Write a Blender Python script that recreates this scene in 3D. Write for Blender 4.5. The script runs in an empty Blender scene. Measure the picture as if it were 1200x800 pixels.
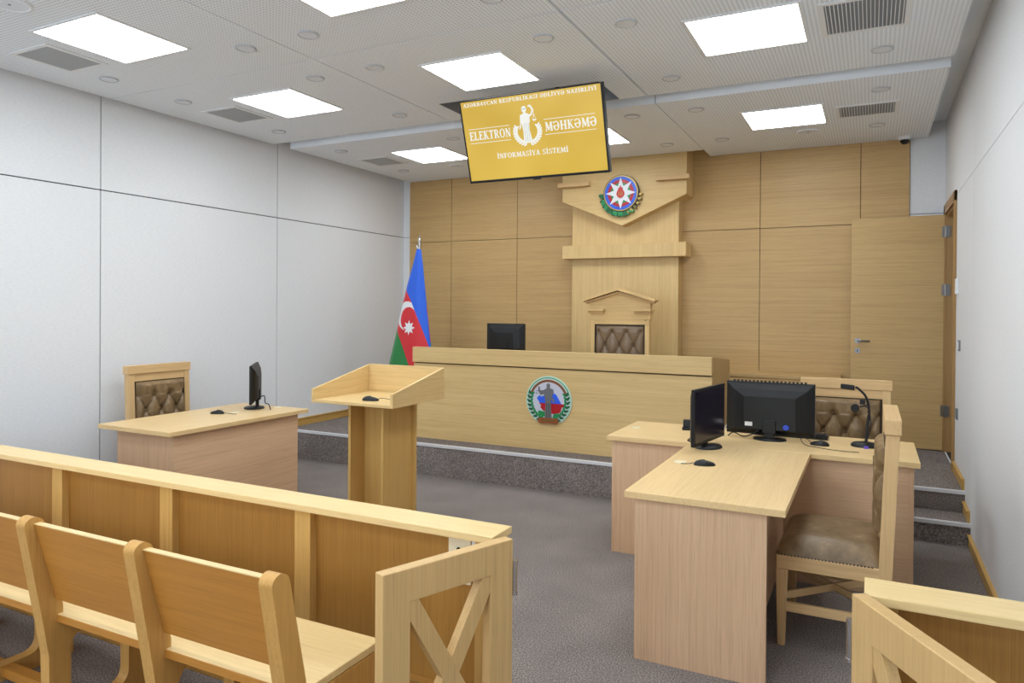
import bpy, bmesh, math, random
from mathutils import Vector, Matrix
from math import sin, cos, pi, radians, atan2, sqrt, exp
random.seed(7)
SC = bpy.context.scene
COL = SC.collection

# ------------------------------------------------------------------ camera
cam_d = bpy.data.cameras.new('camera'); cam = bpy.data.objects.new('camera', cam_d); COL.objects.link(cam)
cam_d.sensor_fit = 'HORIZONTAL'; cam_d.sensor_width = 36; cam_d.lens = 839.54 / 1200 * 36
cam_d.shift_y = -(400 - 366.61) / 1200
cam_d.clip_start = .05
YAW, PITCH, ROLL = -.4655, .0057, .0071
f_ = Vector((sin(YAW), cos(YAW), 0)); r_ = Vector((cos(YAW), -sin(YAW), 0)); u_ = Vector((0, 0, 1))
f2 = f_ * cos(PITCH) - u_ * sin(PITCH); u2 = u_ * cos(PITCH) + f_ * sin(PITCH)
r3 = r_ * cos(ROLL) + u2 * sin(ROLL); u3 = u2 * cos(ROLL) - r_ * sin(ROLL)
m = Matrix((r3, u3, -f2)).transposed().to_4x4(); m.translation = (0, 0, 1.56)
cam.matrix_world = m
SC.camera = cam

# ------------------------------------------------------------------ light and exposure
LIGHT = 13.2              # emission of the ceiling panels
SC.view_settings.view_transform = 'Standard'; SC.view_settings.look = 'None'
SC.view_settings.gamma = 1; SC.view_settings.use_curve_mapping = False
SC.view_settings.exposure = 0.0
w = bpy.data.worlds.new('world'); SC.world = w; w.use_nodes = True
w.node_tree.nodes['Background'].inputs[0].default_value = (.8, .9, 1, 1)
w.node_tree.nodes['Background'].inputs[1].default_value = .3

# added fill light, shaped as daylight through two invented windows behind the camera
for wx in (-3.9, -1.5):
    ld = bpy.data.lights.new('window_daylight', 'AREA'); ld.shape = 'RECTANGLE'; ld.size = 1.7; ld.size_y = 1.5
    ld.energy = 62; ld.color = (.80, .90, 1.0)
    lo = bpy.data.objects.new('window_daylight', ld); COL.objects.link(lo); lo.location = (wx, -2.72, 1.95); lo.rotation_euler = (radians(90), 0, 0)

# ------------------------------------------------------------------ materials
def S(r, g, b):
    def c(v):
        v /= 255.
        return v / 12.92 if v <= .04045 else ((v + .055) / 1.055) ** 2.4
    return (c(r), c(g), c(b), 1)

def mat(name, col, rough=.5, metal=0., spec=.5, emit=None, es=1., coat=0.):
    M = bpy.data.materials.new(name); M.use_nodes = True
    b = M.node_tree.nodes['Principled BSDF']
    b.inputs['Base Color'].default_value = col; b.inputs['Roughness'].default_value = rough
    b.inputs['Metallic'].default_value = metal; b.inputs['Specular IOR Level'].default_value = spec
    b.inputs['Coat Weight'].default_value = coat
    if emit:
        b.inputs['Emission Color'].default_value = emit; b.inputs['Emission Strength'].default_value = es
    return M

def nn(M, t, **k):
    n = M.node_tree.nodes.new(t)
    for a, v in k.items():
        if a in n.inputs: n.inputs[a].default_value = v
        else: setattr(n, a, v)
    return n
def lk(M, a, b): M.node_tree.links.new(a, b)
def ramp(M, fac, stops):
    r = nn(M, 'ShaderNodeValToRGB'); lk(M, fac, r.inputs[0])
    e = r.color_ramp.elements
    while len(e) < len(stops): e.new(.5)
    for q, (p, c) in zip(e, stops): q.position = p; q.color = c
    return r.outputs[0]
def mixc(M, f, a, b, mode='MIX'):
    x = nn(M, 'ShaderNodeMix', data_type='RGBA', blend_type=mode)
    for s, v in ((x.inputs[0], f), (x.inputs[6], a), (x.inputs[7], b)):
        if hasattr(v, 'links'): lk(M, v, s)
        else: s.default_value = v
    return x.outputs[2]

def wood(name, light, dark, axis, rough=.42, streak=1.0, scale=1.0, pores=.16):
    """oak veneer with the grain running along one axis"""
    M = mat(name, light, rough, spec=.35); b = M.node_tree.nodes['Principled BSDF']
    tc = nn(M, 'ShaderNodeTexCoord'); oi = nn(M, 'ShaderNodeObjectInfo')
    ad = nn(M, 'ShaderNodeVectorMath', operation='ADD'); lk(M, tc.outputs['Object'], ad.inputs[0])
    ml = nn(M, 'ShaderNodeVectorMath', operation='SCALE'); ml.inputs['Scale'].default_value = 7.
    cb = nn(M, 'ShaderNodeCombineXYZ')
    for i in range(3): lk(M, oi.outputs['Random'], cb.inputs[i])
    lk(M, cb.outputs[0], ml.inputs[0]); lk(M, ml.outputs[0], ad.inputs[1])
    def noise(across, along, detail, dist=0.):
        mp = nn(M, 'ShaderNodeMapping'); s = [across] * 3; s['xyz'.index(axis)] = along
        mp.inputs['Scale'].default_value = [v * scale for v in s]; lk(M, ad.outputs[0], mp.inputs[0])
        n = nn(M, 'ShaderNodeTexNoise'); n.inputs['Scale'].default_value = 1; n.inputs['Detail'].default_value = detail
        n.inputs['Distortion'].default_value = dist
        lk(M, mp.outputs[0], n.inputs['Vector']); return n.outputs[0]
    big = noise(8, .45, 3, .6); mid = noise(75, 1.1, 4, .3); fine = noise(360, 6, 2)
    c1 = mixc(M, ramp(M, big, [(.3, (0, 0, 0, 1)), (.7, (1, 1, 1, 1))]), light, tuple(light[i] * .80 + dark[i] * .20 for i in range(3)) + (1,))
    f2 = nn(M, 'ShaderNodeMath', operation='MULTIPLY'); lk(M, ramp(M, mid, [(.42, (0, 0, 0, 1)), (.72, (1, 1, 1, 1))]), f2.inputs[0]); f2.inputs[1].default_value = .34 * streak
    c2 = mixc(M, f2.outputs[0], c1, dark)
    f3 = nn(M, 'ShaderNodeMath', operation='MULTIPLY'); lk(M, ramp(M, fine, [(.5, (0, 0, 0, 1)), (.75, (1, 1, 1, 1))]), f3.inputs[0]); f3.inputs[1].default_value = pores * 2
    c3 = mixc(M, f3.outputs[0], c2, tuple(v * .62 for v in dark[:3]) + (1,))
    lk(M, c3, b.inputs['Base Color'])
    return M

WL, WD = S(204, 172, 112), S(176, 140, 82)
M = {}
for ax in 'xyz':
    M['oak_' + ax] = wood('oak_' + ax, S(224, 193, 136), S(190, 154, 96), ax)
    M['panel_' + ax] = wood('oak_panel_' + ax, S(202, 168, 114), S(168, 132, 82), ax, streak=1.1)
    M['desk_' + ax] = wood('desk_beech_' + ax, S(222, 186, 150), S(186, 144, 108), ax, streak=.95)
    M['top_' + ax] = wood('desk_top_' + ax, S(232, 201, 148), S(206, 168, 114), ax, rough=.36, streak=.8)
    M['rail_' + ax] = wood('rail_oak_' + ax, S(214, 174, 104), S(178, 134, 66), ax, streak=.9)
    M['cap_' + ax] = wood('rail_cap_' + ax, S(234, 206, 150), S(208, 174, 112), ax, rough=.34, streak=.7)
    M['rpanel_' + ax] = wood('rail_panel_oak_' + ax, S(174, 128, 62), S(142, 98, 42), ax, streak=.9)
    M['chair_' + ax] = wood('chair_oak_' + ax, S(222, 187, 136), S(190, 152, 102), ax)
    M['frame_' + ax] = wood('bench_frame_oak_' + ax, S(206, 158, 88), S(172, 124, 60), ax, rough=.36)
    M['gate_' + ax] = wood('gate_oak_' + ax, S(212, 176, 120), S(180, 142, 88), ax, rough=.36, streak=.8)
    M['gold_' + ax] = wood('bench_oak_' + ax, S(192, 132, 58), S(156, 100, 38), ax, rough=.34, streak=.9)
M['door'] = wood('door_oak', S(208, 174, 118), S(174, 138, 86), 'x', streak=1.1)
M['jamb'] = wood('jamb_oak', S(176, 138, 88), S(140, 104, 60), 'z')
M['base'] = wood('baseboard_oak', S(204, 164, 92), S(170, 128, 60), 'y')
M['black'] = mat('black_plastic', S(15, 16, 18), .42, spec=.35)
M['blackmat'] = mat('black_matte', S(18, 18, 20), .6)
M['screen'] = mat('dark_screen', S(34, 30, 44), .18)
M['metal'] = mat('brushed_nickel', S(150, 150, 150), .3, 1)
M['alu'] = mat('aluminium_nosing', S(236, 238, 242), .38, .4)
M['chrome'] = mat('chrome', S(200, 200, 203), .18, 1)
M['cream'] = mat('cream_plastic', S(236, 226, 196), .5)
M['white'] = mat('white_plastic', S(232, 234, 236), .5)
M['grey'] = mat('grey_plastic', S(120, 124, 128), .5)
M['lamp'] = mat('light_diffuser', (1, 1, 1, 1), .5, emit=(.89, .955, 1, 1), es=LIGHT)
M['joint'] = mat('dark_joint', S(44, 42, 40), .8)
M['darkjoint'] = mat('wood_joint', S(84, 60, 34), .8)
M['void'] = mat('vent_dark', S(138, 144, 152), .8)
M['slat'] = mat('vent_slat', S(232, 234, 236), .5)
M['vgrey'] = mat('vent_grey', S(176, 179, 182), .6)
M['down'] = mat('downlight_lens', S(226, 231, 238), .5)
M['downrim'] = mat('downlight_rim', S(190, 194, 200), .5)
M['brownedge'] = mat('dark_leather_border', S(52, 40, 30), .6)
M['nail'] = mat('antique_nail', S(70, 56, 40), .35, .7)
M['purple'] = mat('purple_plug', S(96, 70, 190), .4)
M['vga'] = mat('blue_plug', S(40, 70, 190), .4)

def wallmat():
    m = mat('wall_panel_fabric', S(214, 216, 220), .75, spec=.2); b = m.node_tree.nodes['Principled BSDF']
    tc = nn(m, 'ShaderNodeTexCoord'); mp = nn(m, 'ShaderNodeMapping'); mp.inputs['Scale'].default_value = (35, 35, 170)
    lk(m, tc.outputs['Object'], mp.inputs[0]); n = nn(m, 'ShaderNodeTexNoise'); n.inputs['Scale'].default_value = 1; n.inputs['Detail'].default_value = 4
    lk(m, mp.outputs[0], n.inputs['Vector'])
    lk(m, ramp(m, n.outputs[0], [(.3, S(222, 224, 227)), (.7, S(231, 232, 234))]), b.inputs['Base Color'])
    return m
M['wall'] = wallmat()

def carpet():
    m = mat('carpet', S(120, 112, 108), .95, spec=.1); b = m.node_tree.nodes['Principled BSDF']
    tc = nn(m, 'ShaderNodeTexCoord')
    n1 = nn(m, 'ShaderNodeTexNoise'); n1.inputs['Scale'].default_value = 150; n1.inputs['Detail'].default_value = 2; n1.inputs['Roughness'].default_value = .7
    n2 = nn(m, 'ShaderNodeTexNoise'); n2.inputs['Scale'].default_value = 3; n2.inputs['Detail'].default_value = 3
    lk(m, tc.outputs['Object'], n1.inputs['Vector']); lk(m, tc.outputs['Object'], n2.inputs['Vector'])
    c = ramp(m, n1.outputs[0], [(.34, S(92, 84, 80)), (.5, S(133, 124, 120)), (.66, S(176, 167, 162))])
    c = mixc(m, .5, c, ramp(m, n2.outputs[0], [(.3, S(205, 203, 202)), (.7, S(250, 248, 246))]), 'MULTIPLY')
    lk(m, c, b.inputs['Base Color'])
    bp = nn(m, 'ShaderNodeBump'); bp.inputs['Strength'].default_value = .35; bp.inputs['Distance'].default_value = .004
    lk(m, n1.outputs[0], bp.inputs['Height']); lk(m, bp.outputs[0], b.inputs['Normal'])
    return m
M['carpet'] = carpet()

def perforated():
    m = mat('perforated_ceiling', S(224, 226, 228), .8, spec=.15); b = m.node_tree.nodes['Principled BSDF']
    tc = nn(m, 'ShaderNodeTexCoord'); sp = nn(m, 'ShaderNodeSeparateXYZ'); lk(m, tc.outputs['Object'], sp.inputs[0])
    def mth(op, a, bb=None):
        n = nn(m, 'ShaderNodeMath', operation=op)
        for s, v in ((n.inputs[0], a), (n.inputs[1], bb)):
            if v is None: continue
            if hasattr(v, 'links'): lk(m, v, s)
            else: s.default_value = v
        return n.outputs[0]
    d = []
    for i, p in ((0, .024), (1, .024)):
        fr = mth('FRACT', mth('DIVIDE', sp.outputs[i], p)); d.append(mth('POWER', mth('SUBTRACT', fr, .5), 2.))
    r = mth('LESS_THAN', mth('ADD', d[0], d[1]), .085)
    geo = nn(m, 'ShaderNodeNewGeometry'); sn = nn(m, 'ShaderNodeSeparateXYZ'); lk(m, geo.outputs['Normal'], sn.inputs[0])
    r = mth('MULTIPLY', r, mth('LESS_THAN', sn.outputs[2], -.5))
    lk(m, mixc(m, r, S(242, 247, 253), S(210, 215, 221)), b.inputs['Base Color'])
    return m
M['perf'] = perforated()
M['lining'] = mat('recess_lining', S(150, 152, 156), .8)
M['plain'] = mat('ceiling_paint', S(240, 245, 252), .8, spec=.15)

def leather():
    m = mat('brown_leather', S(126, 98, 72), .36, spec=.5); b = m.node_tree.nodes['Principled BSDF']
    tc = nn(m, 'ShaderNodeTexCoord'); n = nn(m, 'ShaderNodeTexNoise'); n.inputs['Scale'].default_value = 14; n.inputs['Detail'].default_value = 6; n.inputs['Roughness'].default_value = .65
    lk(m, tc.outputs['Object'], n.inputs['Vector'])
    lk(m, ramp(m, n.outputs[0], [(.3, S(106, 84, 54)), (.55, S(134, 109, 76)), (.75, S(162, 136, 102))]), b.inputs['Base Color'])
    n2 = nn(m, 'ShaderNodeTexNoise'); n2.inputs['Scale'].default_value = 160; lk(m, tc.outputs['Object'], n2.inputs['Vector'])
    bp = nn(m, 'ShaderNodeBump'); bp.inputs['Strength'].default_value = .12; bp.inputs['Distance'].default_value = .004
    lk(m, n2.outputs[0], bp.inputs['Height']); lk(m, bp.outputs[0], b.inputs['Normal'])
    return m
M['leather'] = leather()

# ------------------------------------------------------------------ mesh helpers
class MB:
    """collects shapes into one mesh; each shape carries a material slot index"""
    def __init__(s): s.v = []; s.f = []; s.mi = []; s.sm = []
    def add(s, vs, fs, mi=0, smooth=False):
        o = len(s.v); s.v += [tuple(v) for v in vs]
        for f in fs: s.f.append([o + i for i in f]); s.mi.append(mi); s.sm.append(smooth)
        return s
    def box(s, x0, x1, y0, y1, z0, z1, mi=0):
        x0, x1 = sorted((x0, x1)); y0, y1 = sorted((y0, y1)); z0, z1 = sorted((z0, z1))
        return s.add([(x, y, z) for z in (z0, z1) for y in (y0, y1) for x in (x0, x1)],
                     [(0, 2, 3, 1), (4, 5, 7, 6), (0, 1, 5, 4), (2, 6, 7, 3), (0, 4, 6, 2), (1, 3, 7, 5)], mi)
    def hexa(s, p, mi=0):      # 8 points, bottom 4 (ccw) then top 4
        return s.add(p, [(0, 3, 2, 1), (4, 5, 6, 7), (0, 1, 5, 4), (1, 2, 6, 5), (2, 3, 7, 6), (3, 0, 4, 7)], mi)
    def prism(s, poly, a, b, axis='y', mi=0, holes=(), smooth=False):
        """polygon (2-D) extruded between a and b along an axis; holes are further polygons"""
        bm = bmesh.new(); es = []
        def P(q, t):
            return {'y': (q[0], t, q[1]), 'x': (t, q[0], q[1]), 'z': (q[0], q[1], t)}[axis]
        for pl in (poly,) + tuple(holes):
            vs = [bm.verts.new(P(q, a)) for q in pl]
            for i in range(len(vs)): es.append(bm.edges.new((vs[i], vs[(i + 1) % len(vs)])))
        bmesh.ops.triangle_fill(bm, use_beauty=True, use_dissolve=False, edges=es)
        r = bmesh.ops.extrude_face_region(bm, geom=bm.faces[:])
        d = P((0, 0), b - a)
        if axis == 'y': d = (0, b - a, 0)
        elif axis == 'x': d = (b - a, 0, 0)
        else: d = (0, 0, b - a)
        bmesh.ops.translate(bm, vec=d, verts=[g for g in r['geom'] if isinstance(g, bmesh.types.BMVert)])
        bmesh.ops.recalc_face_normals(bm, faces=bm.faces[:])
        bm.verts.index_update(); s.add([v.co[:] for v in bm.verts], [[v.index for v in f.verts] for f in bm.faces], mi, smooth)
        bm.free(); return s
    def cyl(s, c, r, h, axis='z', n=24, r2=None, mi=0, smooth=True, sx=1., sy=1.):
        r2 = r if r2 is None else r2; vs = []
        for k, (rr, t) in enumerate(((r, 0), (r2, h))):
            for i in range(n):
                a = 2 * pi * i / n; p = (rr * cos(a) * sx, rr * sin(a) * sy, t)
                p = {'z': p, 'y': (p[0], p[2], p[1]), 'x': (p[2], p[0], p[1])}[axis]
                vs.append([c[j] + p[j] for j in range(3)])
        s.add(vs, [[i, (i + 1) % n, n + (i + 1) % n, n + i] for i in range(n)], mi, smooth)
        o = len(s.v) - 2 * n
        s.add([s.v[o + i] for i in range(n)], [list(range(n))[::-1]], mi); s.add([s.v[o + n + i] for i in range(n)], [list(range(n))], mi)
        return s
    def lathe(s, prof, c=(0, 0, 0), n=32, mi=0, sx=1., sy=1.):
        vs = [(c[0] + r * cos(2 * pi * i / n) * sx, c[1] + r * sin(2 * pi * i / n) * sy, c[2] + z) for r, z in prof for i in range(n)]
        return s.add(vs, [[k * n + i, k * n + (i + 1) % n, (k + 1) * n + (i + 1) % n, (k + 1) * n + i] for k in range(len(prof) - 1) for i in range(n)], mi, True)
    def tube(s, pts, r, n=8, mi=0):
        pts = [Vector(p) for p in pts]; rs = r if isinstance(r, (list, tuple)) else [r] * len(pts); vs = []
        up = Vector((0, 0, 1))
        for i, p in enumerate(pts):
            d = (pts[min(i + 1, len(pts) - 1)] - pts[max(i - 1, 0)]).normalized()
            a = d.cross(up)
            if a.length < .05: a = d.cross(Vector((1, 0, 0)))
            a.normalize(); b = d.cross(a)
            vs += [p + (a * cos(2 * pi * k / n) + b * sin(2 * pi * k / n)) * rs[i] for k in range(n)]
        s.add(vs, [[i * n + k, i * n + (k + 1) % n, (i + 1) * n + (k + 1) % n, (i + 1) * n + k] for i in range(len(pts) - 1) for k in range(n)]
              + [list(range(n))[::-1], [(len(pts) - 1) * n + k for k in range(n)]], mi, True)
        return s
    def grid(s, fn, nu, nv, mi=0, mif=None):
        vs = [fn(i / nu, j / nv) for j in range(nv + 1) for i in range(nu + 1)]; o = len(s.v); s.v += [tuple(v) for v in vs]
        for j in range(nv):
            for i in range(nu):
                a = o + j * (nu + 1) + i; s.f.append([a, a + 1, a + nu + 2, a + nu + 1])
                s.mi.append(mif((i + .5) / nu, (j + .5) / nv) if mif else mi); s.sm.append(True)
        return s
    def build(s, name, mats, parent=None, bevel=0., loc=None, recalc=True, seg=2):
        me = bpy.data.meshes.new(name); me.from_pydata(s.v, [], s.f)
        mats = mats if isinstance(mats, (list, tuple)) else [mats]
        for q in mats: me.materials.append(M[q] if isinstance(q, str) else q)
        me.polygons.foreach_set('material_index', s.mi); me.polygons.foreach_set('use_smooth', s.sm)
        if recalc:
            bm = bmesh.new(); bm.from_mesh(me); bmesh.ops.remove_doubles(bm, verts=bm.verts[:], dist=1e-6) if recalc == 2 else None
            bmesh.ops.recalc_face_normals(bm, faces=bm.faces[:]); bm.to_mesh(me); bm.free()
        me.update()
        o = bpy.data.objects.new(name, me); COL.objects.link(o)
        if parent: o.parent = parent
        if loc: o.location = loc
        if bevel:
            b = o.modifiers.new('bevel', 'BEVEL'); b.width = bevel; b.segments = seg; b.limit_method = 'ANGLE'; b.angle_limit = radians(40)
        return o

def B(*a): return MB().box(*a)
def tag(o, label=None, cat=None, group=None, kind=None):
    for k, v in (('label', label), ('category', cat), ('group', group), ('kind', kind)):
        if v: o[k] = v
    return o
def thing(name, label, cat, loc=(0, 0, 0), rz=0., group=None):
    o = bpy.data.objects.new(name, None); COL.objects.link(o); o.location = loc; o.rotation_euler = (0, 0, rz)
    o.empty_display_size = .1
    return tag(o, label, cat, group)
def struct(o): o['kind'] = 'structure'; return o
def copy_thing(root, loc, rz=None, label=None):
    r = root.copy(); COL.objects.link(r); r.location = loc
    if rz is not None: r.rotation_euler = (0, 0, rz)
    if label: r['label'] = label
    for ch in [o for o in COL.objects if o.parent == root]:
        c = ch.copy(); COL.objects.link(c); c.parent = r
        for g in [o for o in COL.objects if o.parent == ch]:
            d = g.copy(); COL.objects.link(d); d.parent = c
    return r

# ------------------------------------------------------------------ room shell
XL, XR, D, YB = -5.489, .60, 7.75, -2.6
ZC = 3.34; SEAM = 2.483; PZ = .29
MBx = MB().box(XL - .1, XR + .1, YB - .1, D + .1, -.1, 0)
struct(MBx.build('floor', 'carpet'))
struct(B(XL - .1, XR + .1, YB - .1, D + .1, ZC, ZC + .1).build('ceiling', 'plain'))

def panel_wall(name, plane, at, sgn, breaks, rows, mats, g=.009, th=.012, skip=None, extra=None, cols=None):
    """wall of flat panels with thin dark joints; plane 'x' or 'y'; sgn = side the panels face"""
    mb = MB()
    a0, a1 = breaks[0], breaks[-1]; z0, z1 = rows[0], rows[-1]
    def bx(u0, u1, w0, w1, t0, t1, mi):
        if plane == 'x': mb.box(at + t0, at + t1, u0, u1, w0, w1, mi)
        else: mb.box(u0, u1, at + t0, at + t1, w0, w1, mi)
    holes = skip or []
    def cut(u0, u1, w0, w1, t0, t1, mi):
        rs = [(u0, u1, w0, w1)]
        for h in holes:
            n = []
            for (p0, p1, q0, q1) in rs:
                if h[1] <= p0 or h[0] >= p1 or h[3] <= q0 or h[2] >= q1: n.append((p0, p1, q0, q1)); continue
                if p0 < h[0]: n.append((p0, h[0], q0, q1))
                if p1 > h[1]: n.append((h[1], p1, q0, q1))
                m0, m1 = max(p0, h[0]), min(p1, h[1])
                if q0 < h[2]: n.append((m0, m1, q0, h[2]))
                if q1 > h[3]: n.append((m0, m1, h[3], q1))
            rs = n
        for r in rs: bx(*r, t0, t1, mi)
    cut(a0, a1, z0, z1, -sgn * .1, -sgn * th, 1)
    for i in range(len(breaks) - 1):
        for j in range(len(rows) - 1):
            cut(breaks[i] + g / 2, breaks[i + 1] - g / 2, rows[j] + g / 2, rows[j + 1] - g / 2, -sgn * th, 0, 0)
    return struct(mb.build(name, mats))

panel_wall('wall_left', 'x', XL, 1, [YB, -.15, 1.735, 3.625, 5.518, D], [0, SEAM, ZC], ['wall', 'joint'])
DOOR = (6.77, 7.60, PZ, 2.46)
panel_wall('wall_right', 'x', XR, -1, [YB, -.1, 1.85, 3.75, 5.64, D], [0, 2.503, ZC], ['wall', 'joint'], g=.004, skip=[DOOR])
panel_wall('wall_rear', 'y', YB, 1, [XL, -3.5, -1.5, XR], [0, SEAM, ZC], ['wall', 'joint'], skip=[(-4.75, -3.05, 1.2, 2.7), (-2.35, -.65, 1.2, 2.7)])
# back wall: oak panels between two white strips
mb = MB().box(XL, XR, D + .012, D + .1, 0, ZC, 1)
for x0, x1 in ((XL, -5.385), (.311, XR)):
    for z0, z1 in ((0, 2.478), (2.484, ZC)): mb.box(x0, x1, D, D + .012, z0, z1, 2)
xs = [-5.38, -4.745, -3.82, -2.89, -1.963, -1.035, -.108, .31]
for i in range(7):
    for z0, z1 in ((0, 2.402), (2.408, ZC)):
        mb.box(xs[i] + .003, xs[i + 1] - .003, D - .02, D + .012, z0, z1, 0)
struct(mb.build('wall_back', ['panel_x', 'darkjoint', 'wall']))
for i, wx in enumerate((-3.9, -1.5)):  # invented frames around the openings for the added fill light
    mb = MB()
    for a, b, c, d in ((-.90, -.85, 1.15, 2.75), (.85, .90, 1.15, 2.75), (-.025, .025, 1.2, 2.7), (-.9, .9, 1.15, 1.2), (-.9, .9, 2.7, 2.75)): mb.box(wx + a, wx + b, YB - .1, YB + .03, c, d)
    struct(mb.build('window_%d' % (i + 1), 'white', bevel=.003))
# passage behind the open door
struct(B(1.9, 2.0, 5.9, 8.4, 0, 2.8).build('wall_passage', 'wall'))
struct(B(XR + .12, 1.9, 5.9, 8.4, PZ - .1, PZ).build('floor', 'carpet'))

# platform and steps
PY, SX = 5.63, -.22
mb = B(XL, SX, PY, D, .0, PZ); mb.box(SX, XR, 5.96, D, 0, PZ); mb.box(SX, XR, 5.63, 5.96, 0, .145)
struct(mb.build('floor', 'carpet'))
def nosing(name, x0, x1, y, z):
    mb = MB().box(x0, x1, y - .006, y + .03, z, z + .004).box(x0, x1, y - .008, y, z - .02, z + .004)
    mb.box(x0, x1, y + .006, y + .012, z + .004, z + .006)
    return struct(mb.build(name, 'alu', bevel=.001))
nosing('trim_1', XL, SX, PY, PZ); nosing('trim_2', SX, XR, 5.955, PZ); nosing('trim_3', SX, XR, 5.625, .145)

# baseboards: a main board with a thin lighter cap
def baseboard(name, x, sgn, y0, y1, z):
    mb = MB().box(x, x + sgn * .014, y0, y1, z, z + .07).box(x, x + sgn * .022, y0, y1, z + .07, z + .082)
    return struct(mb.build(name, 'base', bevel=.002))
baseboard('baseboard_left', XL, 1, YB, PY, 0); baseboard('baseboard_left', XL, 1, PY, D, PZ)
baseboard('baseboard_right', XR, -1, YB, 5.62, 0); baseboard('baseboard_right', XR, -1, 5.66, 5.95, .145); baseboard('baseboard_right', XR, -1, 5.99, 6.69, PZ)

# ceiling slabs (perforated acoustic panels) with a recess for the screen and a notch round the pilaster
g = .0055; Z1 = 3.21; T1 = .10
mb = MB(); xb = [-5.435, -3.33, -1.56, .46]; yb = [-1.66, .12, 1.90, 3.665, 5.41]
for i in range(3):
    for j in range(4):
        x0, x1, y0, y1 = xb[i] + g, xb[i + 1] - g, yb[j] + g, yb[j + 1] - g
        if i == 0: x0 = xb[0]
        if i == 2: x1 = xb[3]
        if i == 1 and j == 3:
            mb.box(x0, -3.145, 4.91, y1, Z1, Z1 + T1); mb.box(-1.78, x1, 4.91, y1, Z1, Z1 + T1); mb.box(x0, x1, y0, 4.91, Z1, Z1 + T1)
        else: mb.box(x0, x1, y0, y1, Z1, Z1 + T1)
mb.box(xb[0] + .02, xb[3] - .02, yb[0] + .02, 4.9, Z1 + T1 - .02, Z1 + T1 + .01, 1)
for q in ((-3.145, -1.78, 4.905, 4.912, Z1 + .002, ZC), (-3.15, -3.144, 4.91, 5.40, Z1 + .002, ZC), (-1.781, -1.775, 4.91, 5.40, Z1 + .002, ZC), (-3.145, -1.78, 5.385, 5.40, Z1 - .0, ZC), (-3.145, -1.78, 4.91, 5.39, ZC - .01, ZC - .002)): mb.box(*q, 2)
struct(mb.build('ceiling', ['perf', 'joint', 'lining']))
Z2 = 3.19
mb = MB()
mb.box(-5.365, -3.384, 5.57, 7.72, Z2, Z2 + .14); mb.box(-3.38, -1.549, 5.57, 7.39, Z2, Z2 + .14); mb.box(-1.541, .455, 5.57, 7.72, Z2, Z2 + .14)
mb.box(-5.3, .4, 5.6, 7.3, Z2 + .12, Z2 + .145, 1)
struct(mb.build('ceiling', ['perf', 'joint']))

# door: frame, open leaf lying nearly parallel to the back wall
mb = MB()
y0, y1, z0, z1 = DOOR
mb.box(XR, XR + .15, y0 - .001, y0 + .03, z0, z1); mb.box(XR, XR + .15, y1 - .03, y1 + .001, z0, z1); mb.box(XR, XR + .15, y0, y1, z1 - .03, z1)
mb.box(XR - .018, XR, y0 - .075, y0 + .012, z0, z1 + .075); mb.box(XR - .018, XR, y1 - .012, y1 + .075, z0, z1 + .075); mb.box(XR - .018, XR, y0 - .075, y1 + .075, z1 - .012, z1 + .075)
fr = struct(mb.build('trim_4', 'jamb', bevel=.003))
dr = struct(thing('door_1', None, None, (.585, 7.615, PZ)))
B(-.765, 0, -.02, .02, .008, 2.155).build('leaf', 'door', dr, .002)
h = MB().cyl((-.705, -.026, .99), .026, .008, 'y').cyl((-.705, -.055, .99), .009, .03, 'y')
h.tube([(-.705, -.055, .99), (-.68, -.058, .99), (-.60, -.058, .988)], [.009, .009, .008])
h.build('handle', 'metal', dr)
MB().cyl((-.705, -.026, .895), .026, .006, 'y').box(-.709, -.701, -.028, -.025, .885, .905, 1).build('lock_plate', ['metal', 'black'], dr)
for z in (2.0, 1.47, .37):
    MB().cyl((.008, -.032, z - .055), .008, .11).box(.008, .045, -.052, -.047, z - .05, z + .05).box(-.02, .008, -.026, -.021, z - .05, z + .05).build('hinge', 'metal', dr)

# small plates on the right wall
tag(B(XR - .022, XR, 6.49, 6.57, 1.70, 1.82).build('wall_control', 'white', bevel=.004), 'small white control box on the right wall near the door', 'control box')
tag(MB().box(XR - .012, XR, 6.35, 6.43, 1.265, 1.345).box(XR - .016, XR - .012, 6.36, 6.42, 1.275, 1.335, 1).build('light_switch', ['grey', 'white'], bevel=.002), 'grey light switch plate below the white control box', 'switch')
tag(MB().box(XR - .012, XR, 6.47, 6.55, .73, .81).box(XR - .015, XR - .012, 6.48, 6.54, .74, .80, 1).build('wall_socket', ['grey', 'void'], bevel=.002), 'grey wall socket low on the right wall near the door', 'socket')

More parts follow.
